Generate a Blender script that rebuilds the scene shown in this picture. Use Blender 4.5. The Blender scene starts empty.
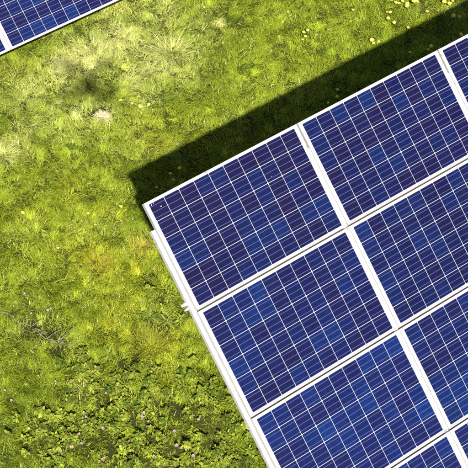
import bpy, bmesh, math, random
import numpy as np
from mathutils import Vector, Matrix

random.seed(11)
rng = np.random.default_rng(11)
sc = bpy.context.scene
COL = sc.collection

# ------------------------------------------------------------ camera, sky, sun, exposure
CAM = np.array((-6.6757, -7.8572, 16.0180))
ROT = np.array(((0.782029, 0.428082, -0.452964),
                (-0.616068, 0.640922, -0.457908),
                (0.094292, 0.637154, 0.764947)))      # columns: right, up, back
SUN = np.array((-0.4215, -0.5539, 0.7180)); SUN /= np.linalg.norm(SUN)
FOC = 1900.0                                            # focal length in photo pixels (468 wide)

cam_d = bpy.data.cameras.new('camera'); cam = bpy.data.objects.new('camera', cam_d); COL.objects.link(cam)
cam_d.sensor_width = 36.0; cam_d.lens = FOC / 468.0 * 36.0
cam_d.clip_start = 0.5; cam_d.clip_end = 2000
m3 = Matrix([list(r) for r in ROT])
cam.matrix_world = Matrix.Translation(Vector(CAM)) @ m3.to_4x4()
sc.camera = cam

w = bpy.data.worlds.new("World"); sc.world = w; w.use_nodes = True
nt = w.node_tree; nt.nodes.clear()
out = nt.nodes.new('ShaderNodeOutputWorld'); bg = nt.nodes.new('ShaderNodeBackground'); sky = nt.nodes.new('ShaderNodeTexSky')
sky.sky_type = 'NISHITA'; sky.sun_disc = False
sky.sun_elevation = math.asin(SUN[2]); sky.sun_rotation = math.atan2(SUN[0], SUN[1])
bg.inputs['Strength'].default_value = 0.05
nt.links.new(sky.outputs[0], bg.inputs[0]); nt.links.new(bg.outputs[0], out.inputs[0])

sun_d = bpy.data.lights.new('sun', 'SUN'); sun_d.energy = 5.0; sun_d.angle = math.radians(0.53); sun_d.color = (1.0, 0.965, 0.89)
sun = bpy.data.objects.new('sun', sun_d); COL.objects.link(sun)
sun.rotation_euler = Vector(SUN).to_track_quat('Z', 'Y').to_euler()

sc.view_settings.view_transform = 'Standard'; sc.view_settings.look = 'None'
sc.view_settings.exposure = 0.93; sc.view_settings.gamma = 1.0; sc.view_settings.use_curve_mapping = False
try:
    sc.cycles.use_denoising = False
    sc.cycles.max_bounces = 6; sc.cycles.transparent_max_bounces = 4
except Exception: pass

# ------------------------------------------------------------ helpers
def at(px, py, z=0.0):
    """point of the meadow that the photo shows at pixel (px, py)"""
    d = ROT @ np.array(((px - 234) / FOC, -(py - 234) / FOC, -1.0))
    return CAM + d * ((z - CAM[2]) / d[2])
def to_px(P):
    Y = (P - CAM) @ ROT
    return np.stack((234 + FOC * Y[:, 0] / -Y[:, 2], 234 - FOC * Y[:, 1] / -Y[:, 2]), 1)

def tag(o, label=None, cat=None, group=None, kind=None):
    if label: o['label'] = label
    if cat: o['category'] = cat
    if group: o['group'] = group
    if kind: o['kind'] = kind
    return o
def empty(name, loc=(0, 0, 0), rot=None):
    o = bpy.data.objects.new(name, None); COL.objects.link(o)
    o.empty_display_size = .1; o.location = loc
    if rot is not None: o.rotation_euler = rot
    return o
def link_mesh(name, me, mats, parent=None):
    o = bpy.data.objects.new(name, me); COL.objects.link(o)
    for m in (mats if isinstance(mats, (list, tuple)) else [mats]): me.materials.append(m)
    if parent: o.parent = parent
    return o
def obj(name, bm, mats, parent=None, smooth=False):
    me = bpy.data.meshes.new(name); bm.to_mesh(me); bm.free()
    if smooth:
        for p in me.polygons: p.use_smooth = True
    return link_mesh(name, me, mats, parent)
def box(bm, x0, x1, y0, y1, z0, z1, bev=0.0, mi=0):
    r = bmesh.ops.create_cube(bm, size=1.0)
    vs = r['verts']
    for v in vs:
        v.co = Vector(((x0 + x1) / 2 + v.co.x * (x1 - x0), (y0 + y1) / 2 + v.co.y * (y1 - y0), (z0 + z1) / 2 + v.co.z * (z1 - z0)))
    fs = set(f for v in vs for f in v.link_faces)
    for f in fs: f.material_index = mi
    if bev:
        bmesh.ops.bevel(bm, geom=list(set(e for v in vs for e in v.link_edges)), offset=bev, segments=2, affect='EDGES', profile=.5)
    return vs
def bar(bm, a, b, wx, wy, bev=0.0):
    a = Vector(a); b = Vector(b); d = b - a
    q = d.to_track_quat('Z', 'Y')
    r = bmesh.ops.create_cube(bm, size=1.0)
    for v in r['verts']:
        v.co = a + q @ Vector((v.co.x * wx, v.co.y * wy, (v.co.z + .5) * d.length))
    if bev:
        bmesh.ops.bevel(bm, geom=list(set(e for v in r['verts'] for e in v.link_edges)), offset=bev, segments=1, affect='EDGES')
def cyl(bm, a, b, r0, r1=None, seg=12):
    a = Vector(a); b = Vector(b); d = b - a
    q = d.to_track_quat('Z', 'Y')
    r = bmesh.ops.create_cone(bm, cap_ends=True, segments=seg, radius1=r0, radius2=r1 if r1 is not None else r0, depth=d.length)
    for v in r['verts']: v.co = a + q @ (v.co + Vector((0, 0, d.length / 2)))
def copy_tree(o, parent=None):
    c = o.copy(); COL.objects.link(c)
    if parent is not None: c.parent = parent
    for ch in [k for k in list(o.children)]: copy_tree(ch, c)
    return c

# ------------------------------------------------------------ materials
def mat(name):
    m = bpy.data.materials.new(name); m.use_nodes = True
    n = m.node_tree; n.nodes.clear()
    o = n.nodes.new('ShaderNodeOutputMaterial'); b = n.nodes.new('ShaderNodeBsdfPrincipled')
    n.links.new(b.outputs[0], o.inputs[0])
    return m, n, b, o
def N(n, t, **kw):
    x = n.nodes.new(t)
    for k, v in kw.items(): setattr(x, k, v)
    return x
def ramp(n, pts, interp='LINEAR'):
    r = n.nodes.new('ShaderNodeValToRGB'); r.color_ramp.interpolation = interp
    e = r.color_ramp.elements
    while len(e) < len(pts): e.new(.5)
    for i, (p, c) in enumerate(pts):
        e[i].position = p; e[i].color = (*c, 1)
    return r
def noisy(name, c0, c1, scale, rough=.5, metal=0.0, detail=6, bump=0.0, spots=None):
    m, n, b, o = mat(name)
    tc = N(n, 'ShaderNodeTexCoord'); ns = N(n, 'ShaderNodeTexNoise'); ns.inputs['Scale'].default_value = scale; ns.inputs['Detail'].default_value = detail
    n.links.new(tc.outputs['Object'], ns.inputs['Vector'])
    r = ramp(n, [(.35, c0), (.65, c1)]); n.links.new(ns.outputs['Fac'], r.inputs[0])
    last = r.outputs[0]
    if spots:
        s2 = N(n, 'ShaderNodeTexNoise'); s2.inputs['Scale'].default_value = spots[0]; s2.inputs['Detail'].default_value = 3
        oi = N(n, 'ShaderNodeObjectInfo'); ad = N(n, 'ShaderNodeVectorMath', operation='ADD')
        mu = N(n, 'ShaderNodeVectorMath', operation='SCALE'); mu.inputs['Scale'].default_value = 7.0
        n.links.new(oi.outputs['Location'], mu.inputs[0]); n.links.new(tc.outputs['Object'], ad.inputs[0]); n.links.new(mu.outputs[0], ad.inputs[1])
        n.links.new(ad.outputs[0], s2.inputs['Vector'])
        rr = ramp(n, [(spots[1], (0, 0, 0)), (spots[1] + .05, (1, 1, 1))]); n.links.new(s2.outputs['Fac'], rr.inputs[0])
        mx = N(n, 'ShaderNodeMixRGB'); mx.inputs[2].default_value = (*spots[2], 1)
        n.links.new(rr.outputs[0], mx.inputs[0]); n.links.new(last, mx.inputs[1]); last = mx.outputs[0]
    n.links.new(last, b.inputs['Base Color'])
    b.inputs['Roughness'].default_value = rough; b.inputs['Metallic'].default_value = metal
    if bump:
        bp = N(n, 'ShaderNodeBump'); bp.inputs['Strength'].default_value = bump; bp.inputs['Distance'].default_value = .01
        n.links.new(ns.outputs['Fac'], bp.inputs['Height']); n.links.new(bp.outputs[0], b.inputs['Normal'])
    return m
M_frame = noisy('pale_aluminium', (.33, .325, .32), (.39, .385, .38), 9, rough=.45, spots=(15, .66, (.25, .235, .21)))
M_back = noisy('white_backsheet', (.31, .31, .335), (.36, .36, .38), 5, rough=.4)
M_rail = noisy('white_coated_steel', (.40, .395, .385), (.48, .475, .46), 14, rough=.5, spots=(24, .66, (.24, .22, .19)))
M_galv = noisy('galvanised_steel', (.36, .37, .38), (.48, .49, .50), 30, rough=.45, metal=.8)
M_joint = noisy('weathered_rail', (.07, .06, .045), (.12, .10, .075), 25, rough=.7)
M_black = noisy('black_plastic', (.02, .02, .02), (.035, .035, .035), 40, rough=.5)
M_white = noisy('white_plastic', (.6, .6, .6), (.7, .7, .7), 20, rough=.35)

def cell_material():
    m, n, b, o = mat('polycrystalline_silicon')
    at_ = N(n, 'ShaderNodeAttribute'); at_.attribute_name = 'cell_id'
    oi = N(n, 'ShaderNodeObjectInfo')
    cb = N(n, 'ShaderNodeCombineXYZ'); n.links.new(at_.outputs['Fac'], cb.inputs[0])
    ml = N(n, 'ShaderNodeMath', operation='MULTIPLY'); ml.inputs[1].default_value = 61.7; n.links.new(oi.outputs['Random'], ml.inputs[0]); n.links.new(ml.outputs[0], cb.inputs[1])
    wn = N(n, 'ShaderNodeTexWhiteNoise', noise_dimensions='3D'); n.links.new(cb.outputs[0], wn.inputs['Vector'])
    # batches of similar cells: slow noise over the panel plus each cell's own draw
    r = ramp(n, [(0.0, (.0034, .0024, .0285)), (.3, (.0025, .0028, .0320)), (.6, (.0017, .0036, .0380)), (.88, (.0013, .0054, .0480)), (1.0, (.0012, .0085, .0610))])
    n.links.new(wn.outputs['Value'], r.inputs[0])
    tc = N(n, 'ShaderNodeTexCoord')
    # crystal grains
    v = N(n, 'ShaderNodeTexVoronoi'); v.inputs['Scale'].default_value = 60; v.feature = 'F1'
    add = N(n, 'ShaderNodeVectorMath', operation='ADD'); n.links.new(tc.outputs['Object'], add.inputs[0]); n.links.new(wn.outputs['Color'], add.inputs[1])
    n.links.new(add.outputs[0], v.inputs['Vector'])
    sp = N(n, 'ShaderNodeSeparateColor'); n.links.new(v.outputs['Color'], sp.inputs[0])
    mr = N(n, 'ShaderNodeMapRange'); mr.inputs['To Min'].default_value = .72; mr.inputs['To Max'].default_value = 1.35; n.links.new(sp.outputs[0], mr.inputs['Value'])
    sc_ = N(n, 'ShaderNodeVectorMath', operation='SCALE'); 
    bt = N(n, 'ShaderNodeVectorMath', operation='MULTIPLY'); n.links.new(r.outputs[0], bt.inputs[0]); n.links.new(oi.outputs['Color'], bt.inputs[1])   # cell colour multiplied by the tint set on each panel
    n.links.new(bt.outputs[0], sc_.inputs[0]); n.links.new(mr.outputs[0], sc_.inputs['Scale'])
    # busbars: three tinned ribbons per cell, along the long side; UV runs 0..1 over a cell
    uv = N(n, 'ShaderNodeUVMap'); uv.uv_map = 'UVMap'
    sx = N(n, 'ShaderNodeSeparateXYZ'); n.links.new(uv.outputs[0], sx.inputs[0])
    m3_ = N(n, 'ShaderNodeMath', operation='MULTIPLY'); m3_.inputs[1].default_value = 3.0; n.links.new(sx.outputs[1], m3_.inputs[0])
    fr = N(n, 'ShaderNodeMath', operation='FRACT'); n.links.new(m3_.outputs[0], fr.inputs[0])
    sb = N(n, 'ShaderNodeMath', operation='SUBTRACT'); sb.inputs[1].default_value = .5; n.links.new(fr.outputs[0], sb.inputs[0])
    ab = N(n, 'ShaderNodeMath', operation='ABSOLUTE'); n.links.new(sb.outputs[0], ab.inputs[0])
    lt = N(n, 'ShaderNodeMath', operation='LESS_THAN'); lt.inputs[1].default_value = .045; n.links.new(ab.outputs[0], lt.inputs[0])
    mx = N(n, 'ShaderNodeMixRGB'); mx.inputs[2].default_value = (.052, .068, .195, 1)
    n.links.new(lt.outputs[0], mx.inputs[0]); n.links.new(sc_.outputs[0], mx.inputs[1])
    # fine dust film
    ns = N(n, 'ShaderNodeTexNoise'); ns.inputs['Scale'].default_value = 2.2; ns.inputs['Detail'].default_value = 8; ns.inputs['Roughness'].default_value = .7
    n.links.new(tc.outputs['Object'], ns.inputs['Vector'])
    mr2 = N(n, 'ShaderNodeMapRange'); mr2.inputs['From Min'].default_value = .35; mr2.inputs['From Max'].default_value = .75; mr2.inputs['To Min'].default_value = 0.0; mr2.inputs['To Max'].default_value = .006
    n.links.new(ns.outputs['Fac'], mr2.inputs['Value'])
    mx2 = N(n, 'ShaderNodeMixRGB'); mx2.inputs[2].default_value = (.4, .38, .42, 1)
    n.links.new(mr2.outputs[0], mx2.inputs[0]); n.links.new(mx.outputs[0], mx2.inputs[1])
    n.links.new(mx2.outputs[0], b.inputs['Base Color'])
    b.inputs['Roughness'].default_value = .5
    b.inputs['Specular IOR Level'].default_value = .15
    b.inputs['Coat Weight'].default_value = .45; b.inputs['Coat Roughness'].default_value = .08; b.inputs['Coat IOR'].default_value = 1.4
    return m
M_cell = cell_material()

def leaf_material(name, trans=.35, rough=.5, spec=.3, vary=.35):
    """grass / leaf: colour comes from the blade's own 'tint' attribute, thin and slightly see-through"""
    m, n, b, o = mat(name)
    a = N(n, 'ShaderNodeAttribute'); a.attribute_name = 'tint'
    n.links.new(a.outputs['Color'], b.inputs['Base Color'])
    b.inputs['Roughness'].default_value = rough; b.inputs['Specular IOR Level'].default_value = spec
    t = N(n, 'ShaderNodeBsdfTranslucent'); n.links.new(a.outputs['Color'], t.inputs[0])
    mx = N(n, 'ShaderNodeMixShader'); mx.inputs[0].default_value = trans
    n.links.new(b.outputs[0], mx.inputs[1]); n.links.new(t.outputs[0], mx.inputs[2]); n.links.new(mx.outputs[0], o.inputs[0])
    return m
M_grass = leaf_material('grass_blade', .42, .55, .12)
M_leaf = leaf_material('broad_leaf', .3, .5, .18)
M_petal = leaf_material('petal', .3, .6, .2)

def ground_material():
    m, n, b, o = mat('meadow_soil_and_thatch')
    tc = N(n, 'ShaderNodeTexCoord')
    n1 = N(n, 'ShaderNodeTexNoise'); n1.inputs['Scale'].default_value = 1.3; n1.inputs['Detail'].default_value = 8
    n2 = N(n, 'ShaderNodeTexNoise'); n2.inputs['Scale'].default_value = 38; n2.inputs['Detail'].default_value = 8; n2.inputs['Roughness'].default_value = .7
    for q in (n1, n2): n.links.new(tc.outputs['Object'], q.inputs['Vector'])
    r1 = ramp(n, [(.3, (.035, .045, .010)), (.7, (.075, .080, .018))]); n.links.new(n1.outputs['Fac'], r1.inputs[0])
    r2 = ramp(n, [(.3, (.35, .33, .3)), (.55, (.9, .9, .8)), (.75, (1.5, 1.5, 1.1))]); n.links.new(n2.outputs['Fac'], r2.inputs[0])
    mx = N(n, 'ShaderNodeMixRGB', blend_type='MULTIPLY'); mx.inputs[0].default_value = 1
    n.links.new(r1.outputs[0], mx.inputs[1]); n.links.new(r2.outputs[0], mx.inputs[2]); n.links.new(mx.outputs[0], b.inputs['Base Color'])
    b.inputs['Roughness'].default_value = .95; b.inputs['Specular IOR Level'].default_value = .1
    bp = N(n, 'ShaderNodeBump'); bp.inputs['Strength'].default_value = .8; bp.inputs['Distance'].default_value = .03
    n.links.new(n2.outputs['Fac'], bp.inputs['Height']); n.links.new(bp.outputs[0], b.inputs['Normal'])
    return m
M_ground = ground_material()

# ------------------------------------------------------------ ground
def hump(x, y):
    return (.016 * np.sin(x * 1.7 + 1.2 * np.sin(y * 1.1)) + .014 * np.sin(y * 2.3 - x * .8 + 2) + .006 * np.sin(x * 6.1 + y * 4.7) + .006 * np.sin(y * 7.3 - x * 3.9)) * 1.0
def build_ground():
    # fine grid near the arrays, coarse outwards to the horizon
    def axis(lo, hi, c):
        a = list(np.arange(lo, hi + 1e-6, .12))
        step = .3; p = a[-1]; q = a[0]
        while p < 600: step *= 1.35; p += step; a.append(p)
        step = .3
        while q > -600: step *= 1.35; q -= step; a.insert(0, q)
        return np.array(a)
    X = axis(-4, 12, 0); Y = axis(-8, 10, 0)
    gx, gy = np.meshgrid(X, Y)
    fade = np.clip(1 - (np.hypot(gx - 3, gy - 1) - 12) / 10, 0, 1)
    gz = hump(gx, gy) * fade
    V = np.stack((gx, gy, gz), -1).reshape(-1, 3)
    nx = len(X); ny = len(Y)
    i = np.arange(nx - 1)[None, :] + np.arange(ny - 1)[:, None] * nx
    F = np.stack((i, i + 1, i + nx + 1, i + nx), -1).reshape(-1, 4)
    me = bpy.data.meshes.new('ground'); me.from_pydata(V.tolist(), [], F.tolist()); me.update()
    for p in me.polygons: p.use_smooth = True
    tag(link_mesh('ground', me, M_ground), 'soil and thatch of the meadow under the grass', kind='structure')
build_ground()

# ------------------------------------------------------------ ribbons (grass blades) as one mesh
def ribbon_mesh(name, P, az, L, W, tint, lean=None, twist=None, curl=None, mats=M_grass, parent=None):
    """P (n,3) roots, az heading, L length, W width, lean 0..1 how flat, curl bend"""
    n = len(P)
    lean = rng.uniform(.25, .85, n) if lean is None else lean
    curl = rng.uniform(.15, 1.3, n) if curl is None else curl
    twist = rng.uniform(-.7, .7, n) if twist is None else twist
    ts = np.array((0, .4, .75, 1.0)); ws = np.array((.7, 1.0, .62, 0))
    th0 = lean * 1.25; th1 = np.minimum(th0 + curl * 1.2, 2.0)      # angle from vertical at root, at tip
    pts = []; p = P.copy(); prev = 0
    h = np.stack((np.cos(az), np.sin(az), np.zeros(n)), 1); s = np.stack((-np.sin(az), np.cos(az), np.zeros(n)), 1)
    pts.append((p.copy(), 0))
    for k in range(1, 4):
        th = th0 + (th1 - th0) * (ts[k] + ts[k - 1]) / 2
        p = p + (h * np.sin(th)[:, None] + np.array((0, 0, 1)) * np.cos(th)[:, None]) * (L * (ts[k] - ts[k - 1]))[:, None]
        p[:, 2] = np.maximum(p[:, 2], P[:, 2] + .006)
        pts.append((p.copy(), k))
    V = np.zeros((n, 7, 3))
    for (q, k) in pts:
        a = twist * (ts[k] + .3)
        side = s * np.cos(a)[:, None] + np.array((0, 0, 1)) * np.sin(a)[:, None]
        off = side * (W * ws[k] / 2)[:, None]
        if k < 3: V[:, 2 * k] = q - off; V[:, 2 * k + 1] = q + off
        else: V[:, 6] = q
    base = (np.arange(n) * 7)[:, None]
    loops = (base + np.array((0, 1, 3, 2, 2, 3, 5, 4, 4, 5, 6))[None]).ravel()
    starts = ((np.arange(n) * 11)[:, None] + np.array((0, 4, 8))[None]).ravel()
    tot = np.tile((4, 4, 3), n)
    me = bpy.data.meshes.new(name)
    me.vertices.add(n * 7); me.vertices.foreach_set('co', V.ravel())
    me.loops.add(n * 11); me.loops.foreach_set('vertex_index', loops.astype(np.int32))
    me.polygons.add(n * 3); me.polygons.foreach_set('loop_start', starts.astype(np.int32)); me.polygons.foreach_set('loop_total', tot.astype(np.int32))
    me.polygons.foreach_set('use_smooth', np.ones(n * 3, bool))
    at_ = me.attributes.new('tint', 'FLOAT_COLOR', 'POINT')
    c = np.ones((n, 7, 4)); c[:, :, :3] = tint[:, None, :]
    at_.data.foreach_set('color', c.ravel())
    me.update(); me.validate()
    return link_mesh(name, me, mats, parent)

def vnoise(x, y, s, seed):
    """smooth value noise 0..1"""
    r = np.random.default_rng(seed); T = r.random((64, 64))
    x = x * s + 100; y = y * s + 100
    xi = np.floor(x).astype(int); yi = np.floor(y).astype(int); fx = x - xi; fy = y - yi
    fx = fx * fx * (3 - 2 * fx); fy = fy * fy * (3 - 2 * fy)
    g = lambda a, b: T[a % 64, b % 64]
    return (g(xi, yi) * (1 - fx) + g(xi + 1, yi) * fx) * (1 - fy) + (g(xi, yi + 1) * (1 - fx) + g(xi + 1, yi + 1) * fx) * fy

def blob(P, px, py, r):
    c = at(px, py)
    R_ = r * .0115
    return np.exp(-((P[:, 0] - c[0]) ** 2 + (P[:, 1] - c[1]) ** 2) / (2 * R_ * R_))
STRAW = [(65, 88, 20, .5), (95, 55, 24, .9), (60, 66, 16, .7), (120, 38, 22, .8), (135, 75, 20, .55), (160, 60, 26, .55), (30, 92, 20, .5), (103, 116, 8, 1.0), (120, 15, 22, .5),
         (12, 150, 12, .5), (90, 110, 14, .5), (150, 95, 12, .4), (200, 30, 18, .3), (45, 120, 14, .3), (160, 15, 16, .45), (180, 75, 14, .35), (25, 130, 12, .3)]
YELL = [(95, 262, 16, .8), (75, 245, 14, .4), (140, 246, 9, .9), (150, 342, 22, .5), (120, 300, 16, .5), (105, 215, 14, .4), (30, 210, 14, .3), (12, 70, 12, .3), (180, 370, 14, .4), (70, 190, 14, .3),
        (150, 140, 20, .25), (110, 330, 14, .4), (200, 140, 16, .2), (130, 275, 20, .4), (300, 60, 24, .15), (120, 10, 12, .3)]
DEEP = [(235, 45, 26, .5), (212, 22, 20, .5), (20, 320, 26, .5), (30, 400, 30, .5), (20, 455, 26, .6), (210, 100, 20, .3), (330, 20, 26, .2), (200, 330, 14, .3), (215, 400, 16, .5), (15, 270, 20, .3), (235, 440, 18, .5), (300, 20, 20, .25), (85, 200, 14, .2)]
WEED = [(150, 388, 12, .8), (200, 384, 9, .7), (176, 396, 12, .8), (30, 440, 16, .4), (165, 328, 9, .5), (70, 362, 10, .5), (160, 300, 6, .4), (150, 425, 34), (205, 430, 20), (110, 405, 24), (95, 440, 24), (60, 430, 18), (185, 455, 26), (130, 460, 26), (75, 380, 12), (225, 460, 16), (60, 465, 16), (205, 405, 12)]
DARK = [(103, 117, 7), (171, 50, 6), (135, 358, 5), (176, 412, 10), (50, 338, 9), (38, 330, 8), (182, 440, 9), (212, 448, 8), (150, 428, 7), (162, 300, 3), (150, 325, 4), (120, 365, 5), (110, 452, 7), (82, 425, 5), (58, 350, 6), (170, 326, 4), (162, 326, 4), (100, 442, 4), (200, 425, 6)]
def wsum(P, lst): 
    w_ = np.zeros(len(P))
    for e in lst: w_ = np.maximum(w_, blob(P, e[0], e[1], e[2]) * (e[3] if len(e) > 3 else 1.0))
    return w_

def scatter(dens_in, dens_out, rad=3.2):
    lo = np.array((-4.5, -5.5)); hi = np.array((11.5, 9.5)); A = np.prod(hi - lo)
    n = int(A * dens_in)
    P = np.zeros((n, 3)); P[:, :2] = lo + rng.random((n, 2)) * (hi - lo)
    q = to_px(P)
    d = np.maximum(np.maximum(-q[:, 0], q[:, 0] - 468), np.maximum(-q[:, 1], q[:, 1] - 468))
    # ground hidden behind the arrays needs little
    u = np.array(((.881, -.473)))
    corner = np.array((142., 204.)); e1 = np.array((155.9, -81.3)); e2 = np.array((53., 106.))
    k = np.stack((q[:, 0] - corner[0], q[:, 1] - corner[1]), 1)
    det = e1[0] * e2[1] - e1[1] * e2[0]
    a = (k[:, 0] * e2[1] - k[:, 1] * e2[0]) / det; b = (e1[0] * k[:, 1] - e1[1] * k[:, 0]) / det
    hidden = (a > .12) & (b > .12)
    f = np.where(d < 25, 1.0, np.where(d < 260, dens_out / dens_in, 0.0))
    f = np.where(hidden, np.minimum(f, .15), f)
    P = P[rng.random(n) < f]
    P[:, 2] = hump(P[:, 0], P[:, 1]) - .004
    return P

def colours(P, jit=1.0):
    n = len(P); x, y = P[:, 0], P[:, 1]
    st = np.clip(wsum(P, STRAW) * (.45 + 1.1 * vnoise(x, y, 5, 3)), 0, 1); ye = np.clip(wsum(P, YELL) * (.5 + vnoise(x, y, 6, 4)), 0, 1); de = wsum(P, DEEP)
    st = np.clip(st + .14 * (vnoise(x, y, 2.3, 5) > .72) * vnoise(x, y, 9, 6), 0, 1)
    g1 = np.array((.205, .285, .016)); g2 = np.array((.355, .425, .034)); g3 = np.array((.125, .190, .012)); s1 = np.array((.80, .77, .30)); y1 = np.array((.50, .44, .022))
    k = np.clip(.5 + .4 * (vnoise(x, y, 1.1, 8) - .5) + .8 * (vnoise(x, y, 4.5, 9) - .5) + rng.normal(0, .22 * jit, n), 0, 1)[:, None]
    c = g1 * (1 - k) + g2 * k
    k = np.clip(de * .55 + rng.normal(0, .16, n) + .15 * (vnoise(x, y, 3, 12) - .4), 0, 1)[:, None]; c = c * (1 - k) + g3 * k
    k = np.clip(ye * .75 + rng.normal(0, .12, n), 0, 1)[:, None]; c = c * (1 - k) + y1 * k
    r = rng.random(n)
    dead = (r < (.035 if jit >= 1 else -.06) + .55 * st)
    k = np.where(dead, rng.uniform(.45, 1, n), np.clip(st * .5, 0, .6))[:, None]; c = c * (1 - k) + s1 * k
    c *= (rng.uniform(.72, 1.2, n) * (.9 + .24 * vnoise(x, y, 14, 15)))[:, None]
    return np.clip(c, .004, .75), st, ye, de

# ------------------------------------------------------------ grass
def heading(P):
    x, y = P[:, 0], P[:, 1]
    return 2 * np.pi * (.9 * vnoise(x, y, 1.6, 21) + 1.1 * vnoise(x, y, 4.2, 22) + .7 * vnoise(x, y, 9, 23))
def build_grass():
    # lower, dense layer
    P = scatter(7500, 1300)
    wd = wsum(P, WEED); dk = wsum(P, DARK)
    P = P[rng.random(len(P)) > np.clip(np.maximum(wd * .78, dk * 1.1), 0, .96)]
    tint, st, ye, de = colours(P)
    n = len(P)
    patch = vnoise(P[:, 0], P[:, 1], 3.1, 31)
    az = heading(P) + rng.normal(0, 1.0, n)
    L = rng.uniform(.032, .085, n) * (.75 + .7 * patch) * (1 + .3 * st)
    W = rng.uniform(.0034, .0070, n)
    lean = np.clip(rng.normal(.62, .25, n), .02, 1.1)
    ribbon = [(P, az, L, W, tint, lean)]
    # tussocky clumps that share a heading
    C = scatter(48, 12)
    wd = wsum(C, WEED); dk = wsum(C, DARK); C = C[rng.random(len(C)) > np.clip(np.maximum(wd * .85, dk * 1.2), 0, .95)]
    ct, cs, cy, cd = colours(C, .6)
    m = rng.integers(18, 46, len(C)); idx = np.repeat(np.arange(len(C)), m); n = len(idx)
    off = rng.normal(0, .022, (n, 2)); P2 = C[idx].copy(); P2[:, :2] += off; P2[:, 2] = hump(P2[:, 0], P2[:, 1]) - .003
    az2 = heading(C)[idx] + rng.normal(0, .28, len(C))[idx] + np.arctan2(off[:, 1], off[:, 0]) * 0 + rng.normal(0, .38, n)
    L2 = rng.uniform(.055, .11, n) * rng.uniform(.75, 1.2, len(C))[idx]
    W2 = rng.uniform(.0038, .0078, n)
    t2 = np.clip(ct[idx] * rng.uniform(.75, 1.3, n)[:, None] * rng.uniform(.8, 1.25, len(C))[idx][:, None], 0, .75)
    l2 = np.clip(rng.normal(.55, .13, n) + rng.normal(0, .1, len(C))[idx], .05, 1.0)
    ribbon.append((P2, az2, L2, W2, t2, l2))
    cat = [np.concatenate([r[i] for r in ribbon]) for i in range(6)]
    o = ribbon_mesh('grass', cat[0], cat[1], cat[2], cat[3], cat[4], lean=cat[5])
    tag(o, 'short rough meadow grass growing between the solar arrays', 'grass', kind='stuff')
build_grass()

# ------------------------------------------------------------ tussocks and weeds
def tussock(name, px, py, n, rad, Lr, Wr, c0, c1, label, cat='tussock', lean=(.3, .95), curl=(.3, .9), group=None, spread=.02, sq=0.0, az0=0, fan=math.pi):
    c = at(px, py); c[2] = hump(c[0], c[1]) - .005
    P = np.zeros((n, 3)); a = az0 + rng.uniform(-fan, fan, n); r = rng.random(n) ** .7 * spread
    P[:, 0] = np.cos(a) * r; P[:, 1] = np.sin(a) * r
    az = a + rng.normal(0, .6, n)
    L = rng.uniform(*Lr, n); W = rng.uniform(*Wr, n); k = rng.random(n)[:, None] ** 1.3
    t = (np.array(c0) * (1 - k) + np.array(c1) * k) * rng.uniform(.8, 1.2, n)[:, None]
    o = ribbon_mesh(name, P, az, L, W, t, lean=rng.uniform(*lean, n), curl=rng.uniform(*curl, n))
    o.location = c
    tag(o, label, cat, group)
    return o
PALE = (.62, .62, .22); LIME = (.24, .27, .03); STR = (.60, .50, .32); MID = (.12, .17, .015); YEL = (.36, .33, .04)
tussock('grass_tussock', 172, 52, 360, .1, (.10, .30), (.004, .0085), (.30, .35, .05), (.72, .70, .28), 'big pale spiky tussock of long grass between the small array and the dark shadow', spread=.17, lean=(.35, 1.0), curl=(.3, 1.2))
tussock('grass_tussock', 3, 156, 170, .1, (.10, .26), (.005, .0095), (.34, .38, .06), (.72, .70, .30), 'pale spiky grass tussock cut by the left edge of the photo', spread=.04, lean=(.4, 1.0), curl=(.1, .5))
tussock('grass_tussock', 152, 346, 420, .1, (.09, .21), (.0035, .007), LIME, YEL, 'yellow green domed tussock near the long side of the large array, above the pink flowers', spread=.16, lean=(.3, .95))
tussock('grass_tussock', 84, 392, 90, .1, (.06, .16), (.004, .008), (.2, .22, .05), PALE, 'small pale variegated spiky tussock just above the pink flowers', spread=.05, lean=(.3, .95))
tussock('dry_grass_tuft', 102, 118, 620, .1, (.02, .075), (.004, .008), (.62, .54, .30), (.76, .64, .46), 'pale pinkish beige dry grass tuft lying bleached in a bare spot below the drone shadow', 'dry tuft', spread=.075, lean=(.5, 1.0), curl=(.1, 1.2))
tussock('dry_grass_tuft', 142, 247, 200, .1, (.04, .12), (.003, .006), YEL, (.5, .36, .12), 'orange brown dry grass tuft against the left side of the large array', 'dry tuft', spread=.07, lean=(.4, 1.0))
tussock('dry_grass_tuft', 97, 262, 260, .1, (.04, .12), (.003, .006), YEL, (.5, .38, .08), 'golden dry grass tuft out in the lawn left of the large array', 'dry tuft', spread=.12, lean=(.4, 1.0))
tussock('dry_grass_tuft', 62, 68, 260, .1, (.06, .17), (.003, .006), LIME, (.62, .58, .34), 'bleached dry grass tuft just below the small array', 'dry tuft', spread=.1, lean=(.5, 1.0), curl=(.1, .5))
tussock('grass_tussock', 100, 50, 260, .1, (.08, .2), (.003, .007), LIME, (.55, .54, .28), 'straw coloured flattened tussock between the small array and the spiky tussock', spread=.16, lean=(.55, 1.0), curl=(.1, .5))

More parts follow.
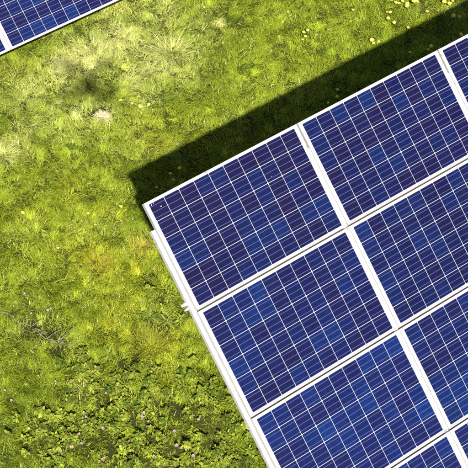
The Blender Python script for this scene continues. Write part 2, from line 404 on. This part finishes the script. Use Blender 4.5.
def leaf_patch(name, P, az, L, W, tilt, tint, mats=M_leaf, parent=None, lobes=0):
    """folded oval leaves, one mesh"""
    n = len(P); K = 6
    ts = np.array((0, .22, .5, .78, 1.0)); ws = np.array((.12, .75, 1.0, .68, 0))
    V = np.zeros((n, 15, 3))
    h = np.stack((np.cos(az) * np.cos(tilt), np.sin(az) * np.cos(tilt), np.sin(tilt)), 1); s = np.stack((-np.sin(az), np.cos(az), np.zeros(n)), 1)
    up = np.cross(h, s)
    for k in range(5):
        c = P + h * (L * ts[k])[:, None] - np.array((0, 0, 1)) * (L * .28 * ts[k] ** 2)[:, None]
        o = s * (W * ws[k] / 2)[:, None]; z = up * (W * ws[k] * .16)[:, None]
        V[:, 3 * k] = c - o + z; V[:, 3 * k + 1] = c; V[:, 3 * k + 2] = c + o + z
    q = []
    for k in range(4):
        q += [3 * k, 3 * k + 1, 3 * k + 4, 3 * k + 3, 3 * k + 1, 3 * k + 2, 3 * k + 5, 3 * k + 4]
    loops = ((np.arange(n) * 15)[:, None] + np.array(q)[None]).ravel()
    me = bpy.data.meshes.new(name)
    me.vertices.add(n * 15); me.vertices.foreach_set('co', V.ravel())
    me.loops.add(n * 32); me.loops.foreach_set('vertex_index', loops.astype(np.int32))
    me.polygons.add(n * 8); me.polygons.foreach_set('loop_start', (np.arange(n * 8) * 4).astype(np.int32)); me.polygons.foreach_set('loop_total', np.full(n * 8, 4, np.int32))
    me.polygons.foreach_set('use_smooth', np.ones(n * 8, bool))
    a = me.attributes.new('tint', 'FLOAT_COLOR', 'POINT'); c = np.ones((n, 15, 4)); c[:, :, :3] = tint[:, None]; a.data.foreach_set('color', c.ravel())
    me.update()
    return link_mesh(name, me, mats, parent)

def build_weeds():
    # leafy ground cover: whorls of small leaves on short stems
    K = scatter(150, 25); w_ = wsum(K, WEED); dk = wsum(K, DARK)
    K = K[(rng.random(len(K)) < w_ * 1.0 + .006) & (rng.random(len(K)) > dk * .95)]
    nk = rng.integers(5, 16, len(K)); ki = np.repeat(np.arange(len(K)), nk)
    C = K[ki].copy(); rr_ = rng.uniform(.012, .05, len(K))[ki] * np.sqrt(rng.random(len(ki))) ; aa_ = rng.uniform(0, 6.28, len(ki))
    C[:, 0] += np.cos(aa_) * rr_; C[:, 1] += np.sin(aa_) * rr_
    tall = rng.uniform(.03, .17, len(K))[ki] * (1 - .5 * (rr_ / .05)); shade_ = rng.random(len(K))[ki]
    m = rng.integers(4, 9, len(C)); idx = np.repeat(np.arange(len(C)), m); n = len(idx)
    hgt = tall + rng.uniform(-.02, .02, len(C)); hgt = np.maximum(hgt, .012)
    P = C[idx].copy(); P[:, 2] += hgt[idx] + rng.uniform(-.012, .008, n)
    az = rng.uniform(0, 6.28, n); P[:, 0] += np.cos(az) * .010; P[:, 1] += np.sin(az) * .010
    L = rng.uniform(.014, .042, n) * rng.uniform(.7, 1.35, len(C))[idx]; W = L * rng.uniform(.3, .62, n)
    g = (.35 * rng.random(len(C)) + .65 * shade_)[idx][:, None]; g = np.clip(g + rng.normal(0, .12, n)[:, None], 0, 1)
    t = np.array((.06, .11, .010)) * (1 - g) + np.array((.37, .42, .045)) * g
    red = (rng.random(len(C)) < .07)[idx]; t[red] = t[red] * .5 + np.array((.16, .09, .05)) * .5
    o = leaf_patch('leafy_ground_cover', P, az, L, W, rng.uniform(-.4, 1.1, n), np.clip(t * rng.uniform(.6, 1.35, n)[:, None], 0, .65))
    tag(o, 'low leafy weeds spreading through the grass with the pink flowers', 'ground cover', kind='stuff')
build_weeds()

def rosette(px, py, n, Lr, W, c0, c1, label, az0=None, fan=math.pi, tilt=(.05, .5)):
    n = int(n * 1.8); c = at(px, py); c[2] = hump(c[0], c[1]) + .03
    P = np.zeros((n, 3)); az = (rng.uniform(0, 6.28, n) if az0 is None else az0 + rng.uniform(-fan, fan, n))
    P[:, 0] = np.cos(az) * .01; P[:, 1] = np.sin(az) * .01
    k = rng.random(n)[:, None]; t = (np.array(c0) * (1 - k) + np.array(c1) * k) * np.array((1.0, 1.1, .6))
    L = rng.uniform(*Lr, n) * .85; W = W * .62
    root = empty('broadleaf_weed', c)
    leaf_patch('leaves', P, az, L, L * W, rng.uniform(*tilt, n), t, parent=root)
    bm = bmesh.new(); cyl(bm, (0, 0, -.05), (0, 0, .01), .006, .004, 7)
    s_ = obj('stem', bm, M_leaf, root); a = s_.data.attributes.new('tint', 'FLOAT_COLOR', 'POINT')
    for d in a.data: d.color = (.14, .16, .04, 1)
    tag(root, label, 'weed')
rosette(150, 318, 11, (.10, .2), .2, (.10, .14, .02), (.30, .33, .12), 'long leaved rosette weed between the yellow tussock and the long side of the large array')
rosette(166, 322, 8, (.09, .16), .24, (.12, .16, .03), (.33, .35, .16), 'pale tipped rosette weed closest to the white bracket on the array side')
rosette(136, 300, 6, (.08, .14), .25, (.16, .2, .04), (.36, .36, .2), 'small greyish rosette weed above the other two rosettes beside the array')
rosette(108, 356, 9, (.08, .17), .2, (.14, .2, .03), (.36, .38, .12), 'light green rosette weed left of the yellow tussock, beside a dark hole')
rosette(58, 345, 12, (.05, .12), .3, (.16, .17, .08), (.34, .34, .22), 'grey green withered weed at the end of the dead stem')
rosette(42, 333, 8, (.04, .10), .3, (.14, .13, .08), (.30, .27, .2), 'brownish withered weed beside the middle of the dead stem')

# dead fallen stem
def dead_stem():
    pts = [at(-4, 312), at(8, 316), at(18, 322), at(32, 329), at(46, 341), at(60, 343), at(74, 341)]
    o0 = pts[3].copy(); root = empty('dead_stem', (o0[0], o0[1], 0))
    bm = bmesh.new()
    z = [.03, .045, .02, .045, .035, .04, .02]
    for i in range(len(pts) - 1):
        a = pts[i] - o0; b = pts[i + 1] - o0; a[2] = z[i]; b[2] = z[i + 1]
        cyl(bm, a, b, .0085 - .0008 * i, .008 - .0008 * i, 8)
    M = noisy('dead_stalk', (.06, .05, .035), (.22, .19, .12), 55, rough=.8, bump=.4)
    obj('stalk', bm, M, root, True)
    for (i, px, py) in ((2, 24, 335), (3, 38, 346), (4, 50, 352), (4, 62, 332), (5, 68, 350), (3, 44, 322), (5, 72, 330)):
        bm = bmesh.new(); a = pts[i] - o0; a[2] = z[i]; b = at(px, py) - o0; b[2] = .03 + random.random() * .06
        mid = (a + b) / 2; mid[2] += .02
        cyl(bm, a, mid, .006, .005, 6); cyl(bm, mid, b, .005, .002, 6)
        obj('twig', bm, M, root, True)
    tag(root, 'grey dead stem with twigs lying in the grass at the left edge', 'dead stem')
dead_stem()

# ------------------------------------------------------------ flowers
def set_tint(o, col):
    a = o.data.attributes.new('tint', 'FLOAT_COLOR', 'POINT')
    for d in a.data: d.color = (*col, 1)
def make_flower(kind):
    root = empty(kind + '_wildflower')
    bm = bmesh.new(); cyl(bm, (0, 0, -.02), (.004, .002, .085), .002, .0016, 6)
    set_tint(obj('stem', bm, M_leaf, root), (.12, .17, .03))
    if kind == 'yellow':
        bm = bmesh.new()
        for layer, (r, n_, z) in enumerate(((.021, 10, .086), (.015, 8, .090), (.008, 6, .093))):
            for k in range(n_):
                a = 2 * math.pi * k / n_ + layer * .3
                h = Vector((math.cos(a), math.sin(a), .18 + .25 * layer)); s = Vector((-math.sin(a), math.cos(a), 0)); c = Vector((.004, .002, z))
                w_ = r * .24
                vs = [bm.verts.new(c + h * r * .1 - s * w_ * .4), bm.verts.new(c + h * r * .1 + s * w_ * .4), bm.verts.new(c + h * r * .75 + s * w_), bm.verts.new(c + h * r + s * w_ * .2), bm.verts.new(c + h * r - s * w_ * .2), bm.verts.new(c + h * r * .75 - s * w_)]
                bm.faces.new(vs)
        set_tint(obj('petals', bm, M_petal, root), (.85, .75, .14))
        bm = bmesh.new(); bmesh.ops.create_uvsphere(bm, u_segments=8, v_segments=5, radius=.005)
        for v in bm.verts: v.co += Vector((.004, .002, .091))
        set_tint(obj('flower_centre', bm, M_petal, root, True), (.75, .5, .04))
    else:
        bm = bmesh.new()
        for layer in range(3):
            for k in range(6):
                a = 2 * math.pi * k / 6 + layer * .5; z = .085 + .010 * layer; r = .019 - .004 * layer
                h = Vector((math.cos(a), math.sin(a), .5 + .2 * layer)); s = Vector((-math.sin(a), math.cos(a), 0)); c = Vector((.004, .002, z))
                w_ = r * .3
                vs = [bm.verts.new(c - s * w_ * .5), bm.verts.new(c + s * w_ * .5), bm.verts.new(c + h * r * .6 + s * w_ * 1.3), bm.verts.new(c + h * r), bm.verts.new(c + h * r * .6 - s * w_ * 1.3)]
                bm.faces.new(vs)
        set_tint(obj('petals', bm, M_petal, root), (.60, .40, .40))
    return root
NTH = ['leftmost'] + [w_ + ' from left' for w_ in 'second third fourth fifth sixth seventh eighth ninth tenth eleventh twelfth'.split()]
protos = {}
def flowers(kind, pts, label, group, s=1.0):
    pts = sorted(pts)
    for i, (px, py) in enumerate(pts):
        if kind not in protos: protos[kind] = o = make_flower(kind)
        else: o = copy_tree(protos[kind])
        p = at(px, py, .05); o.location = (p[0], p[1], hump(p[0], p[1]))
        o.rotation_euler = (random.uniform(-.3, .3), random.uniform(-.3, .3), random.uniform(0, 6.28)); q = s * random.uniform(.7, 1.2) * (.72 if kind == 'pink' else .98); o.scale = (q, q, q)
        tag(o, label + ', ' + NTH[i] + ' of ' + str(len(pts)), kind + ' flower', group)
G = 'yellow flowers scattered over the meadow'
flowers('yellow', [(172, 183), (171, 176), (156, 187), (180, 168)], 'small yellow flower in the shadow by the array corner', 'yellow flowers in shadow by the array corner', 1.05)
flowers('yellow', [(329, 102), (337, 98), (337, 92)], 'small yellow flower in the middle of the long shadow', 'yellow flowers in the middle of the shadow', 1.1)
flowers('yellow', [(408, 57), (427, 51), (432, 47), (438, 49), (454, 17), (458, 21), (459, 36)], 'yellow flower in the right end of the long shadow', 'yellow flowers at the right end of the shadow', 1.15)
flowers('yellow', [(397, 1), (401, 3), (405, 0), (408, 4), (412, 1), (403, 7), (409, 7), (416, 3), (399, 5), (394, 3), (413, 6)], 'yellow flower in the big clump at the top edge', 'yellow flowers in the big clump', 1.5)
flowers('yellow', [(441, 2), (446, 3), (449, 0), (452, 4), (444, 6), (450, 7)], 'yellow flower in the clump above the shadow end', 'yellow flowers in the right clump', 1.4)
flowers('yellow', [(302, 37), (306, 39), (304, 42), (308, 34)], 'yellow flower in the small clump above the shadow', 'yellow flowers in the small lawn clump', 1.25)
flowers('yellow', [(373, 40), (377, 41), (374, 43)], 'pale yellow flower at the rim of the long shadow', 'yellow flowers at the rim of the shadow', 1.3)
flowers('yellow', [(389, 17), (392, 13), (388, 14), (353, 10), (395, 22), (427, 15), (409, 28)], 'single yellow flower in sunny grass below the clumps', 'yellow flowers in the sunny strip', 1.0)
flowers('yellow', [(122, 104), (132, 104), (148, 105), (139, 100), (140, 107)], 'yellow flower in the lawn right of the dry tuft', 'yellow flowers right of the dry tuft', 1.15)
flowers('yellow', [(119, 208), (87, 217), (97, 228), (58, 250), (22, 216)], 'lone pale flower in the lawn beside the array', 'flowers in the lawn left of the large array', .9)
flowers('yellow', [(288, 14), (351, 24), (330, 30), (283, 24), (203, 8)], 'lone tiny yellow flower in the lawn above the shadow', 'flowers in the lawn along the top', .85)
flowers('pink', [(85, 416), (83, 419), (88, 419)], 'pink flower in the trio topping the leafy patch', 'pink flowers at the top left of the leafy patch', 1.15)
flowers('pink', [(64, 441), (66, 446), (72, 447), (74, 436), (76, 439), (87, 430), (80, 447), (60, 452)], 'pink flower in the leafy patch, left cluster', 'pink flowers left in the leafy patch', 1.3)
flowers('pink', [(104, 431), (117, 428), (116, 436), (105, 458), (100, 462), (119, 450), (97, 420), (128, 444)], 'pink flower in the middle of the leafy patch', 'pink flowers in the middle of the leafy patch', 1.15)
flowers('pink', [(145, 420), (146, 423), (173, 435), (178, 448), (181, 452), (198, 423), (141, 417), (192, 461), (155, 460)], 'pink flower in the right of the leafy patch', 'pink flowers right in the leafy patch', 1.25)
flowers('pink', [(24, 298), (50, 311), (46, 313), (29, 316)], 'pinkish flower next to the dead stem', 'pink flowers by the dead stem', 1.2)
flowers('pink', [(13, 399), (4, 393), (38, 432), (55, 383), (106, 393)], 'lone pale pink flower around the leafy patch', 'pink flowers left of the leafy patch', 1.05)

# ------------------------------------------------------------ solar arrays
TAU = math.radians(35.6174); GU, GV = 1.67, 1.01; MW, MH = 1.652, .997; T = .04
H_TOP = 4.02334
# array frame: local x = along the row, local y = up the slope, local z = panel normal; origin = top left outer corner, top surface
def array_matrix(origin):
    return Matrix.Translation(Vector(origin)) @ Matrix.Rotation(TAU, 4, 'X')

def make_panel():
    root = empty('solar_panel')
    # frame: four extrusions, origin at the top left outer corner of the top surface, y downwards is negative
    f = .011
    bm = bmesh.new()
    box(bm, 0, MW, -f, 0, -T, 0, .0012); box(bm, 0, MW, -MH, -MH + f, -T, 0, .0012)
    box(bm, 0, f, -MH + f, -f, -T, -.0002, 0); box(bm, MW - f, MW, -MH + f, -f, -T, -.0002, 0)
    # inner lip below
    box(bm, f, MW - f, -f - .02, -f, -T, -T + .002); box(bm, f, MW - f, -MH + f, -MH + f + .02, -T, -T + .002)
    obj('frame', bm, M_frame, root)
    bm = bmesh.new(); box(bm, f, MW - f, -MH + f, -f, -.0095, -.0035)
    obj('backsheet', bm, M_back, root)
    bm = bmesh.new(); uvl = bm.loops.layers.uv.new('UVMap'); ids = []
    p = .158; c = .1530; mu = (MW - 10 * p) / 2; mv = (MH - 6 * p) / 2
    ch = .0045
    for i in range(10):
        for j in range(6):
            x0 = mu + i * p + (p - c) / 2; y0 = -mv - j * p - (p - c) / 2
            pts = [(ch, 0), (c - ch, 0), (c, ch), (c, c - ch), (c - ch, c), (ch, c), (0, c - ch), (0, ch)]
            vs = [bm.verts.new((x0 + a, y0 - b, -.0032)) for a, b in reversed(pts)]
            fc = bm.faces.new(vs)
            for l, (a, b) in zip(fc.loops, reversed(pts)): l[uvl].uv = (a / c, b / c)
            ids.append(i * 6 + j)
    me = bpy.data.meshes.new('solar_cells'); bm.to_mesh(me); bm.free()
    a = me.attributes.new('cell_id', 'FLOAT', 'FACE'); a.data.foreach_set('value', np.array(ids, float) * 1.37)
    link_mesh('solar_cells', me, M_cell, root)
    bm = bmesh.new(); box(bm, MW / 2 - .06, MW / 2 + .06, -.14, -.05, -.032, -.0095, .003)
    obj('junction_box', bm, M_black, root)
    return root

proto = make_panel(); used = [False]
ROW_TINT = [(1.25, 1.0, .95), (.95, 1.0, 1.0), (.9, 1.7, 1.45), (.9, 2.0, 1.6), (.9, 1.8, 1.5), (1, 1.4, 1.2)]  # cell colour multiplier per row, bluer in the lower rows
def place(Mx, col, row, label, group, panel_tint=(1, 1, 1)):
    o = proto if not used[0] else copy_tree(proto)
    used[0] = True
    o.matrix_world = Mx @ Matrix.Translation((col * GU, -row * GV, 0))
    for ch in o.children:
        if ch.name.startswith('solar_cells'): ch.color = (*panel_tint, 1)
    tag(o, label, 'solar panel', group)
    return o

def support(Mx, c0, c1, rows, label, top_row=0):
    """racking: slanted rafters under the column joints, purlins, posts and braces"""
    root = empty('mounting_frame', (0, 0, 0))
    n = Mx.to_3x3() @ Vector((0, 0, 1))
    for c in range(c0, c1 + 1):
        x = c * GU - .01
        bm = bmesh.new()
        box(bm, x - .0225, x + .0225, -rows * GV + .03, -.235, -T - .046, -T - .0005, .0015)
        r = obj('rafter', bm, M_rail, root); r.matrix_world = Mx
        if c0 < c < c1:
            for v in range(rows):
                bm = bmesh.new(); box(bm, x - .0078, x + .0068, -(v + 1) * GV + .016, -v * GV - (.235 if v == 0 else .002), -T - .0003, -.003, .0008)
                r = obj('joint_cover', bm, M_rail, root); r.matrix_world = Mx
    for c in range(c0, c1):
        # post frames stand under the middle of each column of panels, well in from the side
        x = c * GU + 1.2; foot = {}
        for t in (1.2, rows * GV - 1.3):
            a = Mx @ Vector((x, -t, -T - .1)); bm = bmesh.new()
            bar(bm, (a.x, a.y, -.05), (a.x, a.y, a.z), .08, .05, .003); obj('post', bm, M_galv, root); foot[t] = a
        a, b = foot[1.2], foot[rows * GV - 1.3]; bm = bmesh.new()
        bar(bm, (a.x + .045, a.y, 1.2), (b.x + .045, b.y, b.z - .04), .04, .03); obj('brace', bm, M_galv, root)
        for v in range(1, rows):
            bm = bmesh.new(); box(bm, c * GU + .0128, (c + 1) * GU - .0328, -v * GV - .02, -v * GV + .04, -T - .05, -T - .004, .001)
            r = obj('joint_rail', bm, M_joint, root); r.matrix_world = Mx
    for v in (1.2, rows * GV - 1.3):
        bm = bmesh.new(); box(bm, c0 * GU - .03 + .1, c1 * GU - .1, -v - .04, -v + .04, -T - .106, -T - .052, .002)
        r = obj('purlin', bm, M_galv, root); r.matrix_world = Mx
    tag(root, label, 'mounting frame')
    return root

MA = array_matrix((0, 0, H_TOP))
MB = Matrix.Translation((2.06444, 5.02194, .5)) @ Matrix.Rotation(TAU, 4, 'X') @ Matrix.Translation((0.01, 6.04 - 0, 0))
rA = support(MA, 0, 4, 6, 'white rafters and posts under the large array, one rafter showing along its left side')
bm = bmesh.new(); box(bm, -.062, -.0327, -.925, -.895, -T - .040, -T - .012, .002); box(bm, -.085, -.062, -.92, -.90, -T - .036, -T - .018, .002)
cyl(bm, (-.072, -.955, -T - .03), (-.072, -.955, -T - .008), .008, None, 8); box(bm, -.066, -.0327, -.965, -.945, -T - .04, -T - .02, .002)
b_ = obj('bracket', bm, M_rail, rA); b_.matrix_world = MA; b_['label'] = 'small white bolted bracket sticking out from the left rafter'
rB = support(MB, -1, 1, 6, 'rafters and steel posts carrying the small array in the upper left corner')

LA = {(0, 0): 'corner panel of the large array, its outer corner beside the grass shadow',
      (1, 0): 'top row panel of the large array, second along the shadow',
      (2, 0): 'top row panel of the large array, cut by the right edge',
      (0, 1): 'second row panel of the large array, beside the white bracket',
      (1, 1): 'second row panel of the large array, touching the right edge of the photo',
      (0, 2): 'third row panel of the large array, beside the leafy patch',
      (1, 2): 'third row panel of the large array, at the right edge of the photo',
      (0, 3): 'fourth row panel of the large array, cut by the bottom edge',
      (1, 3): 'fourth row panel of the large array, in the lower right corner'}
def dirt_spots(panel, spots):
    bm = bmesh.new()
    for (x, y, rr) in spots:
        vs = []
        for k in range(11):
            a = 2 * math.pi * k / 11; q = rr * random.uniform(.6, 1.25); vs.append(bm.verts.new((x + math.cos(a) * q, -y + math.sin(a) * q, -.0022)))
        c = bm.verts.new((x, -y, -.0008))
        for k in range(11): bm.faces.new((vs[k], vs[(k + 1) % 11], c))
    obj('dirt_spots', bm, M_rail, panel)
ORD = ('first', 'second', 'third', 'fourth', 'fifth', 'sixth')
for c in range(4):
    for r in range(6):
        if (c, r) not in LA and (r > 4 or c > 2): pass
        lab = 'blue solar ' + LA[(c, r)] if (c, r) in LA else 'blue solar panel of the large array beyond the photo, column %s, row %s' % (ORD[c], ORD[r])
        o = place(MA, c, r, lab, 'panels of the large array', {(0, 1): (.95, 1.25, 1.15), (1, 1): (1.15, .95, .9), (1, 2): (.9, 1.5, 1.25)}.get((c, r), ROW_TINT[r]))
        if (c, r) == (0, 0): spots_panel = o
for c in (-1, 0):
    for r in range(6):
        if r == 5: lab = 'blue panel at the lower edge of the upper left array, ' + ('left of the joint' if c == -1 else 'right of the joint')
        else: lab = 'blue solar panel of the small array outside the photo, column %s, row %s' % (ORD[c + 1], ORD[r])
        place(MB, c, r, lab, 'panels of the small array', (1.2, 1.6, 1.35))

# after all copies are made, the corner panel gets its own marks
dirt_spots(spots_panel, [(.135, .085, .006), (.06, .04, .005), (.085, .035, .004), (.62, .5, .003), (1.2, .3, .003)])

# ------------------------------------------------------------ drone that took the picture; only its soft shadow is seen
def drone():
    sh = at(88, 86); t_ = (CAM[2] + .07) / SUN[2]
    loc = sh + SUN * t_
    # stay with the camera: body just above and behind the lens
    root = empty('camera_drone', (loc[0], loc[1], loc[2]), (0, 0, math.atan2(-ROT[1, 2], -ROT[0, 2]) - math.pi / 2 + math.radians(14)))
    print('drone', loc, 'cam', CAM)
    bm = bmesh.new(); bmesh.ops.create_uvsphere(bm, u_segments=16, v_segments=10, radius=1)
    for v in bm.verts: v.co = Vector((v.co.x * .115, v.co.y * .18, v.co.z * .09))
    obj('body', bm, M_white, root, True)
    for sx in (-1, 1):
        for sy in (-1, 1):
            e = Vector((sx * .215, sy * .225 + .04, .01))
            bm = bmesh.new(); cyl(bm, (sx * .03, sy * .05, 0), e, .010, .009, 10); a = obj('arm', bm, M_white, root, True)
            bm = bmesh.new(); cyl(bm, e + Vector((0, 0, -.015)), e + Vector((0, 0, .03)), .035, .03, 14); obj('motor', bm, M_black, root)
            bm = bmesh.new()
            an0 = random.random() * 2
            for s in range(5):
                an = an0 + s * math.pi / 2.5
                d = Vector((math.cos(an), math.sin(an), 0)); q = Vector((-d.y, d.x, 0))
                c = e + Vector((0, 0, .034))
                vs = [c - q * .006, c + q * .006, c + d * .07 + q * .030, c + d * .125 + q * .030, c + d * .125 - q * .026, c + d * .07 - q * .026]
                lo = [bm.verts.new(v) for v in vs]; hi = [bm.verts.new(v + Vector((0, 0, .0015))) for v in vs]
                bm.faces.new(lo[::-1]); bm.faces.new(hi)
                for k in range(6): bm.faces.new((lo[k], lo[(k + 1) % 6], hi[(k + 1) % 6], hi[k]))
            obj('propeller', bm, M_black, root)
    for sx in (-1, 1):
        bm = bmesh.new(); cyl(bm, (sx * .06, -.06, -.02), (sx * .09, -.07, -.13), .005, None, 6); cyl(bm, (sx * .06, .06, -.02), (sx * .09, .05, -.13), .005, None, 6); cyl(bm, (sx * .09, -.1, -.13), (sx * .09, .08, -.13), .006, None, 6)
        obj('landing_skid', bm, M_white, root)
    tag(root, 'white four rotor drone hovering high above, seen only by its soft shadow on the grass', 'drone')
drone()
